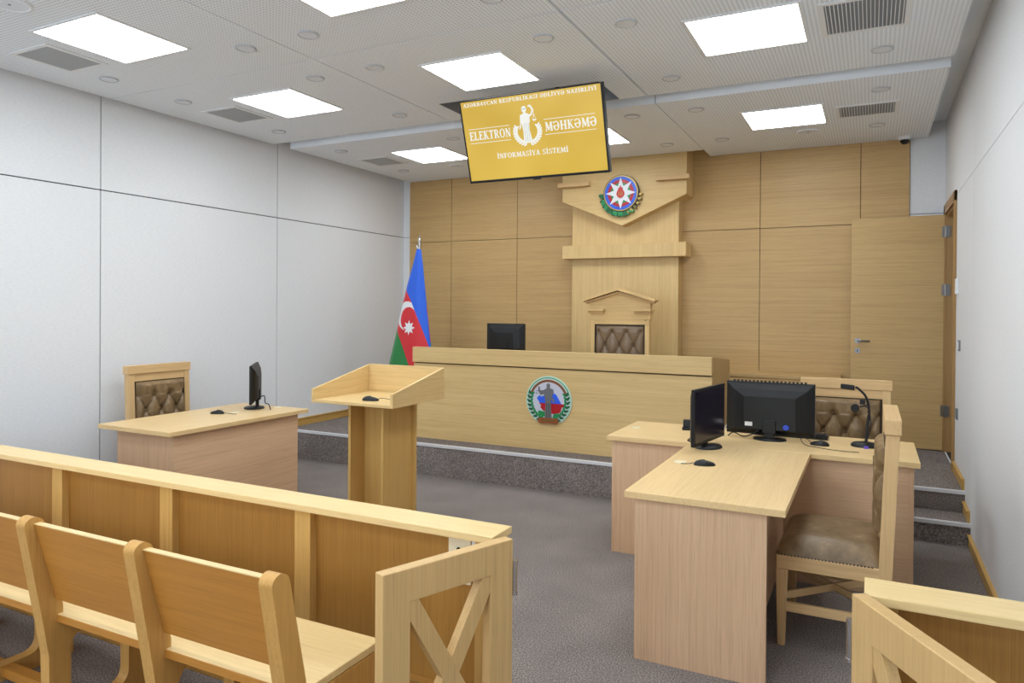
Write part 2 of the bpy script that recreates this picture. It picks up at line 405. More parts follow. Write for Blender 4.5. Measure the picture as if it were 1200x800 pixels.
# ------------------------------------------------------------------ ceiling fittings
def ceil_light(x, y, z, label):
    t = thing('ceiling_light', label, 'light', (x, y, z), 0, 'square ceiling panel lights')
    a = .30; mb = MB()
    for s in (-1, 1): mb.box(s * a, s * (a + .018), -a - .018, a + .018, -.008, .0); mb.box(-a, a, s * a, s * (a + .018), -.008, 0)
    mb.build('frame', 'slat', t); B(-a, a, -a, a, -.005, 0).build('diffuser', 'lamp', t)
LT = [(-4.22, 2.86, Z1, 'bright square ceiling panel at the top left, nearest over the left wall'),
      (-4.24, 4.38, Z1, 'bright square ceiling panel above the left wall, second from the camera'),
      (-2.44, 2.86, Z1, 'bright square ceiling panel cut off by the top edge left of centre'),
      (-2.45, 4.38, Z1, 'bright square ceiling panel just above the hanging yellow screen'),
      (-.67, 4.41, Z1, 'large bright square ceiling panel at top right beside the biggest vent'),
      (-4.20, 6.43, Z2, 'bright square ceiling panel left of the hanging screen near the flag'),
      (-2.42, 6.43, Z2, 'bright square ceiling panel mostly hidden behind the hanging screen'),
      (-.67, 6.43, Z2, 'bright square ceiling panel at the right in front of the oak wall'),
      (-.67, 2.86, Z1, 'bright square ceiling panel above the gallery, outside the photo'), (-4.22, 1.2, Z1, 'bright square ceiling panel above the gallery, outside the photo'), (-2.44, 1.2, Z1, 'bright square ceiling panel above the gallery, outside the photo'), (-.67, 1.2, Z1, 'bright square ceiling panel above the gallery, outside the photo'),
      (-4.22, -.6, Z1, 'bright square ceiling panel above the gallery, outside the photo'), (-2.44, -.6, Z1, 'bright square ceiling panel above the gallery, outside the photo'), (-.67, -.6, Z1, 'bright square ceiling panel above the gallery, outside the photo')]
for q in LT: ceil_light(*q)

def vent(x, y, z, w, l, dark, label):
    t = thing('ceiling_vent', label, 'vent', (x, y, z), 0, 'ceiling air vents')
    mb = MB(); f = .03
    for s in (-1, 1): mb.box(s * w / 2, s * (w / 2 + f), -l / 2 - f, l / 2 + f, -.008, 0); mb.box(-w / 2, w / 2, s * l / 2, s * (l / 2 + f), -.008, 0)
    mb.build('frame', 'slat', t, .002)
    B(-w / 2, w / 2, -l / 2, l / 2, -.002, 0).build('backing', 'void', t)
    mb = MB(); n = 20
    for i in range(n):
        c = -w / 2 + (i + .5) * w / n
        if dark: mb.box(c - .0022, c + .0022, -l / 2, l / 2, -.009, -.002)
        else: mb.box(c - .0068, c + .0068, -l / 2, l / 2, -.006, -.002)
    mb.build('slats', 'slat' if dark else 'vgrey', t)
vent(-4.86, 2.92, Z1, .34, .36, 0, 'grey slatted ceiling vent at top left, nearest the camera')
vent(-4.88, 4.44, Z1, .34, .36, 0, 'grey slatted ceiling vent above the seam in the left wall')
vent(-.05, 4.44, Z1, .40, .45, 1, 'large ceiling vent with white slats at the top right')
vent(-4.87, 6.47, Z2, .34, .34, 0, 'small grey slatted ceiling vent near the back left corner')
vent(-.05, 6.46, Z2, .40, .33, 1, 'smaller ceiling vent with white slats in front of the oak wall')

def downlight(x, y, z, r, label):
    t = thing('ceiling_speaker' if r > .09 else 'ceiling_downlight', label, 'speaker' if r > .09 else 'downlight', (x, y, z), 0, 'round ceiling speakers' if r > .09 else 'round unlit downlights')
    MB().lathe([(r, 0), (r, -.005), (r * .9, -.010), (r * .84, -.008), (r * .82, 0)]).build('rim', 'downrim' if r < .09 else 'plain', t)
    MB().cyl((0, 0, -.006), r * .83, .006).build('lens', 'down', t)
    if r > .09: MB().cyl((0, 0, -.009), .008, .004).build('screw', 'void', t)
DL = [(-3.58, 3.32, 'between the two top left light panels, near side'), (-3.06, 3.32, 'left of centre near the top, right of the crossing seam'), (-4.97, 3.34, 'beside the nearest left vent'),
      (-4.97, 3.97, 'between the two left vents, against the left wall'), (-3.59, 3.97, 'above the second left light panel'), (-4.99, 5.03, 'at the left wall just before the ceiling step'),
      (-3.06, 3.97, 'left of the light panel over the screen'), (-1.80, 3.98, 'right of the light panel over the screen'), (-1.28, 3.98, 'left of the large right light panel'),
      (-1.29, 5.06, 'right of the screen recess before the ceiling step'), (-3.62, 5.04, 'left of the screen before the ceiling step'), (-1.82, 3.35, 'cut by the top edge at centre'),
      (.044, 5.07, 'beneath the large right vent'), (-3.95, 4.67, 'at the far corner of the second left light panel')]
for x, y, s in DL[:13]: downlight(x, y, Z1, .066, 'round grey unlit downlight ' + s)
DL2 = [(-3.60, 5.88, 'just left of the screen beyond the ceiling step'), (-1.82, 5.85, 'just right of the screen beyond the ceiling step'), (-1.82, 6.99, 'above the carved pilaster by the screen'),
       (-4.98, 7.02, 'in the back left corner by the flag'), (-4.95, 5.87, 'left, just beyond the ceiling step'), (.043, 5.90, 'in front of the smaller right vent'), (.027, 7.02, 'behind the smaller right vent'),
       (-1.29, 5.87, 'left of the far right light panel, near side'), (-1.29, 7.0, 'left of the far right light panel, far side')]
for x, y, s in DL2: downlight(x, y, Z2, .066, 'round grey unlit downlight ' + s)
downlight(-4.23, 2.27, Z1, .11, 'large round white ceiling speaker in the top left corner of the photo')
downlight(-.532, 7.02, Z2, .10, 'round white ceiling speaker behind the far right light panel')
downlight(-4.23, 7.03, Z2, .10, 'round white ceiling speaker at back beside the screen corner')
t = thing('security_camera', 'small dark dome security camera under the ceiling above the oak wall corner', 'security camera', (.26, 7.62, Z2))
MB().lathe([(.055, 0), (.055, -.02), (.045, -.03), (.04, -.03)]).build('housing', 'white', t)
MB().lathe([(.04, -.028), (.037, -.05), (.022, -.066), (0.0005, -.07)]).build('dome', 'black', t)

# ------------------------------------------------------------------ carved pilaster with crown on the back wall
FY = D - .02
t = thing('wall_pilaster', 'tall light oak pilaster with pointed crown and shelf on the back wall', 'wall panel', (-2.43, FY, PZ))
def lx(v): return v + 2.43
B(lx(-3.044), lx(-1.834), 7.57 - FY, 0, 0, 2.72).build('column', 'oak_z', t, .003)
B(lx(-3.128), lx(-1.735), 7.48 - FY, 0, 2.125 - PZ, 2.272 - PZ).build('shelf', 'oak_z', t, .004)
MB().prism([(lx(-3.106), 3.19 - PZ + .1), (lx(-3.106), 2.757 - PZ), (lx(-2.409), 2.462 - PZ), (lx(-1.721), 2.762 - PZ), (lx(-1.721), 3.19 - PZ + .1)], 7.42 - FY, 0, 'y').build('crown', 'oak_x', t, .003)
for x0, x1 in ((-3.139, -2.775), (-2.03, -1.68)):
    B(lx(x0), lx(x1), 7.36 - FY, 7.421 - FY if x0 > -3 else 7.421 - FY, 2.912 - PZ, 2.960 - PZ).build('moulding', 'chair_x', t, .001)

# ------------------------------------------------------------------ emblems
EM = dict(white=mat('emblem_white', S(222, 226, 232), .35), blue=mat('emblem_blue', S(34, 92, 216), .35), red=mat('emblem_red', S(176, 22, 34), .35),
          green=mat('emblem_green', S(26, 138, 78), .4), dk=mat('emblem_dark', S(24, 30, 34), .3), gold=mat('emblem_gold', S(176, 150, 84), .35, .4),
          lred=mat('emblem_flame', S(196, 30, 36), .35), brown=mat('emblem_brown', S(142, 78, 36), .5), grey=mat('emblem_grey', S(112, 112, 114), .5),
          leafd=mat('emblem_leaf_dark', S(20, 96, 56), .4), lblue=mat('emblem_cyan', S(40, 96, 236), .4), oliv=mat('emblem_olive', S(92, 92, 44), .4), dgrey=mat('emblem_dark_grey', S(64, 64, 66), .5),
          pale=mat('emblem_pale', S(206, 208, 222), .5), mint=mat('emblem_mint', S(196, 228, 214), .5))
def disc(r, n=48, cx=0, cz=0, a0=0, a1=2 * pi): return [(cx + r * cos(a0 + (a1 - a0) * i / n), cz + r * sin(a0 + (a1 - a0) * i / n)) for i in range(n)]
def ring(mb, r0, r1, a0, a1, y0, y1, mi, n=32, cx=0, cz=0):
    for i in range(n):
        a, b = a0 + (a1 - a0) * i / n, a0 + (a1 - a0) * (i + 1) / n
        mb.add([(cx + r * cos(q), y, cz + r * sin(q)) for y in (y0, y1) for r, q in ((r0, a), (r1, a), (r1, b), (r0, b))],
               [(0, 1, 2, 3), (7, 6, 5, 4), (0, 4, 5, 1), (2, 6, 7, 3), (1, 5, 6, 2), (0, 3, 7, 4)], mi)
def leaf(cx, cz, a, l, w):
    out = []
    for k in range(10):
        q = k / 10 * 2 * pi; x = l / 2 * cos(q) + l / 2; z = w / 2 * sin(q) * (1 - .35 * cos(q))
        out.append((cx + x * cos(a) - z * sin(a), cz + x * sin(a) + z * cos(a)))
    return out

t = thing('state_emblem', 'round enamel state emblem with white star and red flame on the oak crown', 'emblem', (-2.41, 7.419, 2.805))
mb = MB().prism(disc(.197), -.05, 0, 'y'); mb.build('rim', EM['dk'], t, .006)
mb = MB(); ring(mb, .178, .190, 0, 2 * pi, -.056, -.05, 0, 48); mb.build('gold_ring', EM['gold'], t)
mb = MB(); ring(mb, .146, .178, 0, 2 * pi, -.054, -.05, 0, 48)
mb.build('blue_ring', EM['blue'], t)
mb = MB(); ring(mb, .112, .146, 0, 2 * pi, -.053, -.05, 0, 48); mb.build('red_ring', EM['red'], t)
MB().prism(disc(.112), -.052, -.05, 'y').build('green_disc', EM['green'], t)
star = [((.168 if k % 2 == 0 else .080) * cos(pi / 2 + k * pi / 8), (.168 if k % 2 == 0 else .080) * sin(pi / 2 + k * pi / 8)) for k in range(16)]
MB().prism(star, -.060, -.052, 'y').build('star', EM['white'], t, .001)
fl = [(0, .085), (.012, .055), (.022, .06), (.026, .035), (.040, .012), (.044, -.015), (.030, -.042), (0, -.055), (-.030, -.042), (-.044, -.015), (-.040, .012), (-.026, .035), (-.022, .06), (-.012, .055)]
mb = MB().prism(fl, -.066, -.06, 'y')
for dx in (-.02, 0, .02): mb.prism([(dx, .045 - abs(dx)), (dx + .004, -.01), (dx, -.045), (dx - .004, -.01)], -.068, -.066, 'y', 1)
mb.build('flame', [EM['lred'], EM['gold']], t)
mb = MB()
for k in range(14):
    a = radians(190 + k * 8); rr = .185
    mb.prism(leaf(rr * cos(a), rr * sin(a), a + (.7 if k % 2 else -.5), .075, .05), -.045 + .002 * (k % 3), -.005, 'y', 0 if k % 2 else 2)
for k in range(12):
    a = radians(280 + k * 6.5); rr = .19
    mb.prism(leaf(rr * cos(a), rr * sin(a), a + (.5 if k % 2 else -.4), .05, .022), -.044 + .002 * (k % 3), -.005, 'y', 1 if k % 2 else 3)
mb.build('wreath', [EM['green'], EM['gold'], EM['leafd'], EM['oliv']], t)

# ------------------------------------------------------------------ judge's bench
BX0, BX1, BY = -4.048, -1.15, 5.90
t = thing('judges_bench', 'long light oak judge bench with raised band on the carpeted platform', 'bench', ((BX0 + BX1) / 2, BY, PZ))
hw = (BX1 - BX0) / 2
B(-hw, hw, 0, .03, .0, .73).build('front_panel', 'oak_x', t, .002)
B(-hw, hw, -.022, .03, .742, .89).build('top_band', 'oak_x', t, .003)
B(-hw + .02, hw - .02, .004, .03, .725, .745).build('groove_strip', 'darkjoint', t)
B(-hw + .02, hw - .02, .03, .75, .725, .75).build('desktop', 'top_x', t, .002)
for s in (-1, 1):
    MB().prism([(.03, 0), (.80, 0), (.80, .825), (.03, .89)], s * hw, s * (hw - .025), 'x').build('side_panel', 'panel_z', t, .002)

t = thing('court_emblem', 'round court emblem with grey statue and map on the judge bench front', 'emblem', (-2.584, BY, .738))
out = []
for k in range(60):
    a = 2 * pi * k / 60; r = .218
    if sin(a) < -.82: r = .212
    out.append((r * 1.02 * cos(a), max(r * 1.02 * sin(a), -.207)))
MB().prism(out, -.012, 0, 'y').build('plate', EM['mint'], t, .002)
MB().prism(disc(.195), -.014, -.012, 'y').build('field', EM['pale'], t)
mb = MB(); ring(mb, .203, .210, radians(15), radians(165), -.0145, -.012, 0, 40); mb.build('outer_arc', EM['green'], t)
mb = MB(); ring(mb, .168, .190, radians(22), radians(158), -.0155, -.013, 0, 40)
for k in range(27):
    a = radians(28 + k * 4.75)
    if k in (9, 10): continue
    ring(mb, .173, .185, a, a + .035, -.0162, -.0155, 1, 1)
mb.build('lettering_arc', [EM['brown'], EM['oliv']], t)
mapb = [(-.115, .02), (-.09, .045), (-.07, .035), (-.04, .045), (-.05, .075), (-.02, .085), (.03, .075), (.075, .06), (.10, .02), (.125, -.022), (-.085, -.022)]
MB().prism(mapb, -.0165, -.013, 'y').build('map_blue', EM['lblue'], t)
MB().prism([(-.095, -.022), (.155, -.022), (.175, -.045), (.13, -.05), (.115, -.10), (.05, -.115), (-.02, -.10), (-.05, -.09), (-.08, -.06), (-.07, -.045)], -.0165, -.013, 'y').build('map_red', EM['red'], t)
mb = MB().prism([(.05, -.115), (.105, -.105), (.09, -.15), (.04, -.15)], -.0165, -.013, 'y').prism([(-.10, -.09), (-.02, -.10), (-.015, -.14), (-.06, -.145), (-.10, -.12)], -.0165, -.013, 'y')
mb.build('map_green', EM['green'], t)
for s in (-1, 1):
    mb = MB()
    for k in range(9):
        a = radians(-76 + k * 11.5); rr = .178
        cx, cz = s * rr * cos(a), rr * sin(a)
        for d in (-.75, .65):
            an = (a + pi / 2 + d) if s > 0 else (pi - (a + pi / 2 + d))
            mb.prism(leaf(cx, cz, an, .044, .021), -.020, -.013, 'y', 0 if d > 0 else 1)
    mb.build('laurel_branch', [EM['green'], EM['leafd']], t)
body = [(-.036, -.175), (-.026, -.02), (-.034, .03), (-.045, .06), (-.075, .05), (-.098, .085), (-.098, .125), (-.088, .125), (-.080, .09), (-.045, .095), (-.02, .11), (-.016, .115), (-.018, .145), (0, .160), (.016, .145), (.013, .115), (.045, .105), (.052, .08), (.036, .04), (.065, .0), (.05, -.01), (.026, .02), (.026, -.05), (.036, -.175)]
mb = MB().prism(body, -.022, -.014, 'y')
for dx in (-.016, .002, .018): mb.box(dx - .003, dx + .003, -.0235, -.022, -.17, -.02, 1)
mb.box(-.12, -.085, -.021, -.017, .083, .087, 1); mb.box(-.122, -.106, -.021, -.017, .062, .068, 1)
mb.build('statue', [EM['grey'], EM['dgrey']], t)
mb = MB().prism([(-.10, -.19), (-.10, -.165), (-.08, -.152), (.08, -.152), (.10, -.165), (.10, -.19), (.08, -.203), (-.08, -.203)], -.024, -.013, 'y')
mb.box(-.06, .06, -.025, -.024, -.182, -.172, 1).build('plinth', [EM['brown'], EM['oliv']], t)

# ------------------------------------------------------------------ chairs
def tufted(w, h, bulge, a, b, top, n=72):
    """diamond-buttoned leather in the XZ plane bulging towards -Y"""
    mb = MB()
    rows = []
    k = 0
    while top + k * b / 2 < h - .03:
        z = h - top - k * b / 2; off = a / 2 if k % 2 == 0 else 0
        rows += [(off + j * a, z, k) for j in range(-6, 6)]; k += 1
    def fn(u, v):
        x, z = (u - .5) * w, v * h; zz = h - top - z
        e = min(1, min(u, 1 - u) / .09, (min(v, 1 - v)) / .08); e = sqrt(max(0, 1 - (1 - e) ** 2))
        if zz > 0:
            p = (x - a / 2) / a + zz / b; q = (x - a / 2) / a - zz / b
            d1 = abs(p - round(p)); d2 = abs(q - round(q)); d = min(d1, d2) * a
            cr = exp(-(d / .009) ** 1.2) ; pil = (sin(pi * d1) * sin(pi * d2)) ** .5
        else:
            p = (x - a / 2) / a; d = abs(p - round(p)) * a; fade = max(0, 1 + zz / top)
            cr = exp(-(d / .008) ** 1.2) * .45 * fade; pil = .55 + .2 * min(1, d / (a / 2))
        dm = min((x - bx) ** 2 + (z - bz) ** 2 for bx, bz, _ in rows) ** .5
        hgt = .62 + .38 * pil - .20 * cr - .42 * exp(-(dm / .022) ** 2)
        return (x, -bulge * e * max(.05, hgt), z)
    mb.grid(fn, n, int(n * h / w) + 4)
    # buttons
    for x, z, _ in rows:
        if abs(x) < w / 2 - .03:
            mb.lathe([(.010, 0), (.009, .005), (.005, .008), (0.0003, .009)], n=10)
            vs = mb.v[-40:]; o = len(mb.v) - 40
            for k, p3 in enumerate(vs): mb.v[o + k] = (x + p3[0], -bulge * .30 - p3[2], z + p3[1])
    return mb

def nails(pts, r=.0042):
    mb = MB()
    for (x, y, z, nx, ny, nz) in pts:
        n = Vector((nx, ny, nz)); a = n.cross(Vector((.3, .5, .8))).normalized(); b = n.cross(a); c = Vector((x, y, z))
        vs = [c + (a * cos(k * pi / 3) + b * sin(k * pi / 3)) * r for k in range(6)] + [c + n * r * .7]
        mb.add(vs, [(k, (k + 1) % 6, 6) for k in range(6)], 0, True)
    return mb

def chair(label, loc, rz):
    t = thing('leather_chair', label, 'chair', loc, rz, 'tufted leather court chairs')
    W, yf, yr0, yr1 = .28, -.255, .195, .250
    for s in (-1, 1):
        x0, x1 = s * W, s * (W - .05)
        MB().hexa([(x0, yr0 - .04, 0), (x1, yr0 - .04, 0), (x1, yr1 - .04, 0), (x0, yr1 - .04, 0), (x0, yr0 + .0, 1.02), (x1, yr0 + .0, 1.02), (x1, yr1, 1.02), (x0, yr1, 1.02)]).build('upright', 'chair_z', t, .003)
        MB().hexa([(s * (W - .008), yf + .008, 0), (s * (W - .04), yf + .008, 0), (s * (W - .04), yf + .04, 0), (s * (W - .008), yf + .04, 0),
                   (x0, yf, .36), (x1, yf, .36), (x1, yf + .05, .36), (x0, yf + .05, .36)]).build('leg', 'chair_z', t, .003)
        B(s * (W - .004), s * (W - .030), yf + .045, yr0 - .01, .165, .205).build('stretcher', 'chair_y', t, .002)
    B(-W + .05, W - .05, yf, yf + .028, .355, .425).build('front_rail', 'chair_x', t, .003)
    for s in (-1, 1): B(s * W, s * (W - .028), yf + .002, yr0 - .02, .36, .425).build('side_rail', 'chair_y', t, .003)
    # crossed braces under the seat
    mb = MB()
    for s in (-1, 1):
        mb.hexa([(s * (W - .05), yf + .03, .20), (s * (W - .075), yf + .03, .20), (-s * (W - .075), yr0, .20), (-s * (W - .05), yr0, .20),
                 (s * (W - .05), yf + .03, .235), (s * (W - .075), yf + .03, .235), (-s * (W - .075), yr0, .235), (-s * (W - .05), yr0, .235)])
    mb.build('cross_brace', 'chair_x', t, .002)
    # seat cushion
    def cu(u, v):
        x, y = (u - .5) * .55, yf - .004 + v * (yr0 - yf + .004)
        ex = min(u, 1 - u) / .16; ey = v / .2 if v < .5 else (1 - v) / .1
        e = min(1, ex); e2 = min(1, ey)
        return (x, y, .425 + .078 * sqrt(max(0, 1 - (1 - e) ** 2)) * sqrt(max(0, 1 - (1 - e2) ** 2)) + .012 * sin(pi * u) * sin(pi * v))
    MB().grid(cu, 28, 26).build('seat', 'leather', t, recalc=False)
    pts = []
    for k in range(36):
        pts.append((-.272 + k * .544 / 35, yf + .001, .43, 0, -1, 0))
    for s in (-1, 1):
        for k in range(28): pts.append((s * (W + .001), yf + .01 + k * .0145, .428, s, 0, 0))
    o = nails(pts).build('seat_nail_trim', 'nail', t)
    # back frame
    B(-W + .05, W - .05, yr0 + .004, yr1 - .008, .96, 1.02).build('top_rail', 'chair_x', t, .002)
    B(-W + .05, W - .05, yr0 - .015, yr1 - .028, .47, .53).build('lower_rail', 'chair_x', t, .002)
    B(-W - .010, W + .010, yr0 - .006, yr1 + .006, 1.02, 1.088).build('cap', 'chair_x', t, .004)
    B(-W + .05, W - .05, yr1 - .036, yr1 - .02, .53, .96).build('back_board', 'chair_x', t)
    mb = MB()
    for a in ((-.23, .23, .948, .96), (-.23, .23, .53, .542)): mb.box(a[0], a[1], yr0 + .0, yr0 + .02, a[2], a[3])
    for s in (-1, 1): mb.box(s * .23, s * .219, yr0 + .0, yr0 + .02, .53, .96)
    mb.build('leather_border', 'brownedge', t)
    o = tufted(.44, .42, .065, .14, .25, .105).build('back_cushion', 'leather', t, recalc=False); o.location = (0, yr0 + .015, .536)
    pts = []
    for k in range(26):
        z = .545 + k * .016
        for s in (-1, 1): pts.append((s * .2245, yr0 - .001, z, 0, -1, 0))
    for k in range(28): pts.append((-.217 + k * .434 / 27, yr0 - .001, .954, 0, -1, 0))
    nails(pts, .004).build('back_nail_trim', 'nail', t)
    return t
c0 = chair('brown tufted leather chair with beech frame between desk and left wall', (-5.03, 3.965, 0), pi / 2)
copy_thing(c0, (-.16, 5.30, 0), 0, 'brown tufted leather chair behind the black monitors, facing the camera')
copy_thing(c0, (-.135, 3.82, 0), -pi / 2, 'large brown leather chair in profile at the right foreground desk')

# judge's armchair with pediment
t = thing('judges_chair', 'tall oak judge chair with gabled top and dark tufted leather behind the bench', 'chair', (-2.262, 6.9, PZ))
zf = PZ
for s in (-1, 1):
    B(s * .307, s * .262, .0, .07, 0, 1.165).build('upright', 'oak_z', t, .003)
    B(s * .307, s * .262, -.48, -.43, 0, .44).build('leg', 'oak_z', t, .003)
    B(s * .307, s * .252, -.48, .0, .62, .66).build('armrest', 'oak_y', t, .003)
    B(s * .307, s * .262, -.47, -.43, .44, .62).build('arm_post', 'oak_z', t, .003)
B(-.30, .30, -.48, .0, .36, .43).build('seat_frame', 'oak_x', t, .003)
def cu2(u, v):
    e = min(1, min(u, 1 - u) / .15, min(v, 1 - v) / .15)
    return ((u - .5) * .52, -.47 + v * .47, .43 + .08 * sqrt(max(0, 1 - (1 - e) ** 2)))
MB().grid(cu2, 20, 20).build('seat', 'leather', t, recalc=False)
B(-.262, .262, .035, .07, .5, 1.125).build('back_board', 'oak_z', t)
mb = B(-.262, .262, .005, .04, 1.11, 1.122)
for s in (-1, 1): mb.box(s * .262, s * .252, .005, .04, .52, 1.12)
mb.build('leather_border', 'brownedge', t)
DL_ = mat('dark_leather', S(124, 104, 82), .33)
o = tufted(.505, .59, .055, .149, .284, .055).build('back_cushion', DL_, t, recalc=False); o.location = (0, .03, .522)
B(-.262, .262, .0, .07, 1.122, 1.17).build('top_rail', 'oak_x', t, .002)
MB().prism([(-.317, 1.17), (.317, 1.17), (.317, 1.36), (0, 1.45), (-.317, 1.36)], 0, .07, 'y').build('tympanum', 'oak_x', t, .002)
for s in (-1, 1):
    B(s * .325, s * .16, -.03, .075, 1.232, 1.258).build('capital', 'panel_x', t)
    B(s * .335, s * .15, -.06, .08, 1.258, 1.274).build('capital_ledge', 'oak_x', t)
    MB().prism([(0, 1.452), (s * .365, 1.347), (s * .345, 1.332), (0, 1.432)], -.035, .08, 'y').build('gable_moulding', 'panel_x', t)
    MB().prism([(0, 1.492), (s * .378, 1.368), (s * .372, 1.349), (0, 1.462)], -.07, .09, 'y').build('gable_ledge', 'oak_x', t, .001)

# ------------------------------------------------------------------ flag
FM = dict(b=mat('flag_blue', S(28, 98, 226), .55), r=mat('flag_red', S(214, 32, 42), .55), g=mat('flag_green', S(24, 128, 58), .55), w=mat('flag_white', S(236, 238, 240), .6))
for q in FM.values(): q.node_tree.nodes['Principled BSDF'].inputs['Sheen Weight'].default_value = .3
t = thing('national_flag', 'blue, red and green flag with white crescent draped on a pole behind the bench', 'flag', (-4.46, 6.6, PZ))
MB().lathe([(.17, 0), (.17, .02), (.15, .035), (.05, .05), (.03, .09), (.0, .09)], n=40).build('base', 'chrome', t)
MB().cyl((0, 0, .05), .013, 1.93).build('pole', 'chrome', t)
MB().lathe([(.013, 1.95), (.018, 1.965), (.012, 1.985), (.016, 2.0), (.020, 2.02), (.010, 2.05), (.004, 2.075), (.0005, 2.09)], n=16).build('finial', 'chrome', t)
# cloth: silhouette half-lines in x by height, folded front to back
KZ = [(1.92, -.030, .012), (1.75, -.085, .042), (1.497, -.168, .072), (1.28, -.226, .10), (1.068, -.280, .128), (.86, -.335, .156), (.63, -.395, .175), (.45, -.43, .18)]
def sil(z):
    for (z1, l1, r1), (z0, l0, r0) in zip(KZ, KZ[1:]):
        if z >= z0: k = (z - z0) / (z1 - z0); return l0 + (l1 - l0) * k, r0 + (r1 - r0) * k
    return KZ[-1][1:]
def cloth(u, v):
    z = 1.92 - v * 1.47; l, r = sil(min(1.92, max(.45, z))); c, hw_ = (l + r) / 2, (r - l) / 2
    a = 2 * pi * u; x = c - hw_ * cos(a); dep = .03 + .09 * v
    y = -dep * sin(a) * 1.0
    y += (.010 * v + .001) * sin(5 * a + 2.2 * v) * (abs(sin(a)) ** .5)
    z += .02 * v * cos(5 * a)
    return (x, y, z)
def inst(cx, cz, n, x, z, R, r):
    a = atan2(z - cz, x - cx) + pi / 2; rr = sqrt((x - cx) ** 2 + (z - cz) ** 2)
    k = (a / (2 * pi / n)) % 1.0; k = abs(k - .5) * 2          # 1 at the points
    th = (1 - k) * pi / n
    # edge from (R,0) to (r, pi/n)
    x1, y1, x2, y2 = R, 0, r * cos(pi / n), r * sin(pi / n)
    den = cos(th) * (y2 - y1) - sin(th) * (x2 - x1)
    lim = (x1 * (y2 - y1) - y1 * (x2 - x1)) / den
    return rr < lim
def fmat(u, v):
    x, y, z = cloth(u, v); f = y <= .01 and .0 < u < .5
    b_r = 1.497 - (x + .165) * (1.497 - .861) / (.156 + .165 + .0) * 1.0
    # boundary blue/red: from (-.165,1.50) to (.156,.80)
    b_r = 1.50 + (x + .165) * (.83 - 1.50) / (.156 + .165)
    g_r = 1.068 + (x + .280) * (.712 - 1.068) / (-.09 + .280)
    if not f:
        return 0 if z > 1.3 else (1 if z > .9 else 2)
    # slight curve
    b_r += .06 * sin(pi * (x + .165) / .32); g_r += .0
    if z > b_r: return 0
    if z < g_r: return 2
    cx, cz = -.118, 1.185
    if ((x - cx) / .138) ** 2 + ((z - cz) / .160) ** 2 < 1 and ((x - cx - .026) / .112) ** 2 + ((z - cz + .036) / .133) ** 2 > 1: return 3
    if inst(-.082, 1.055, 8, x, z, .082, .045): return 3
    return 1
MB().grid(cloth, 420, 300, mif=fmat).build('cloth', [FM['b'], FM['r'], FM['g'], FM['w']], t, recalc=False)
MB().tube([(0.0, -.015, 1.90), (-.02, -.02, 1.95), (-.035, -.01, 1.97)], .008).build('tie', 'chrome', t)

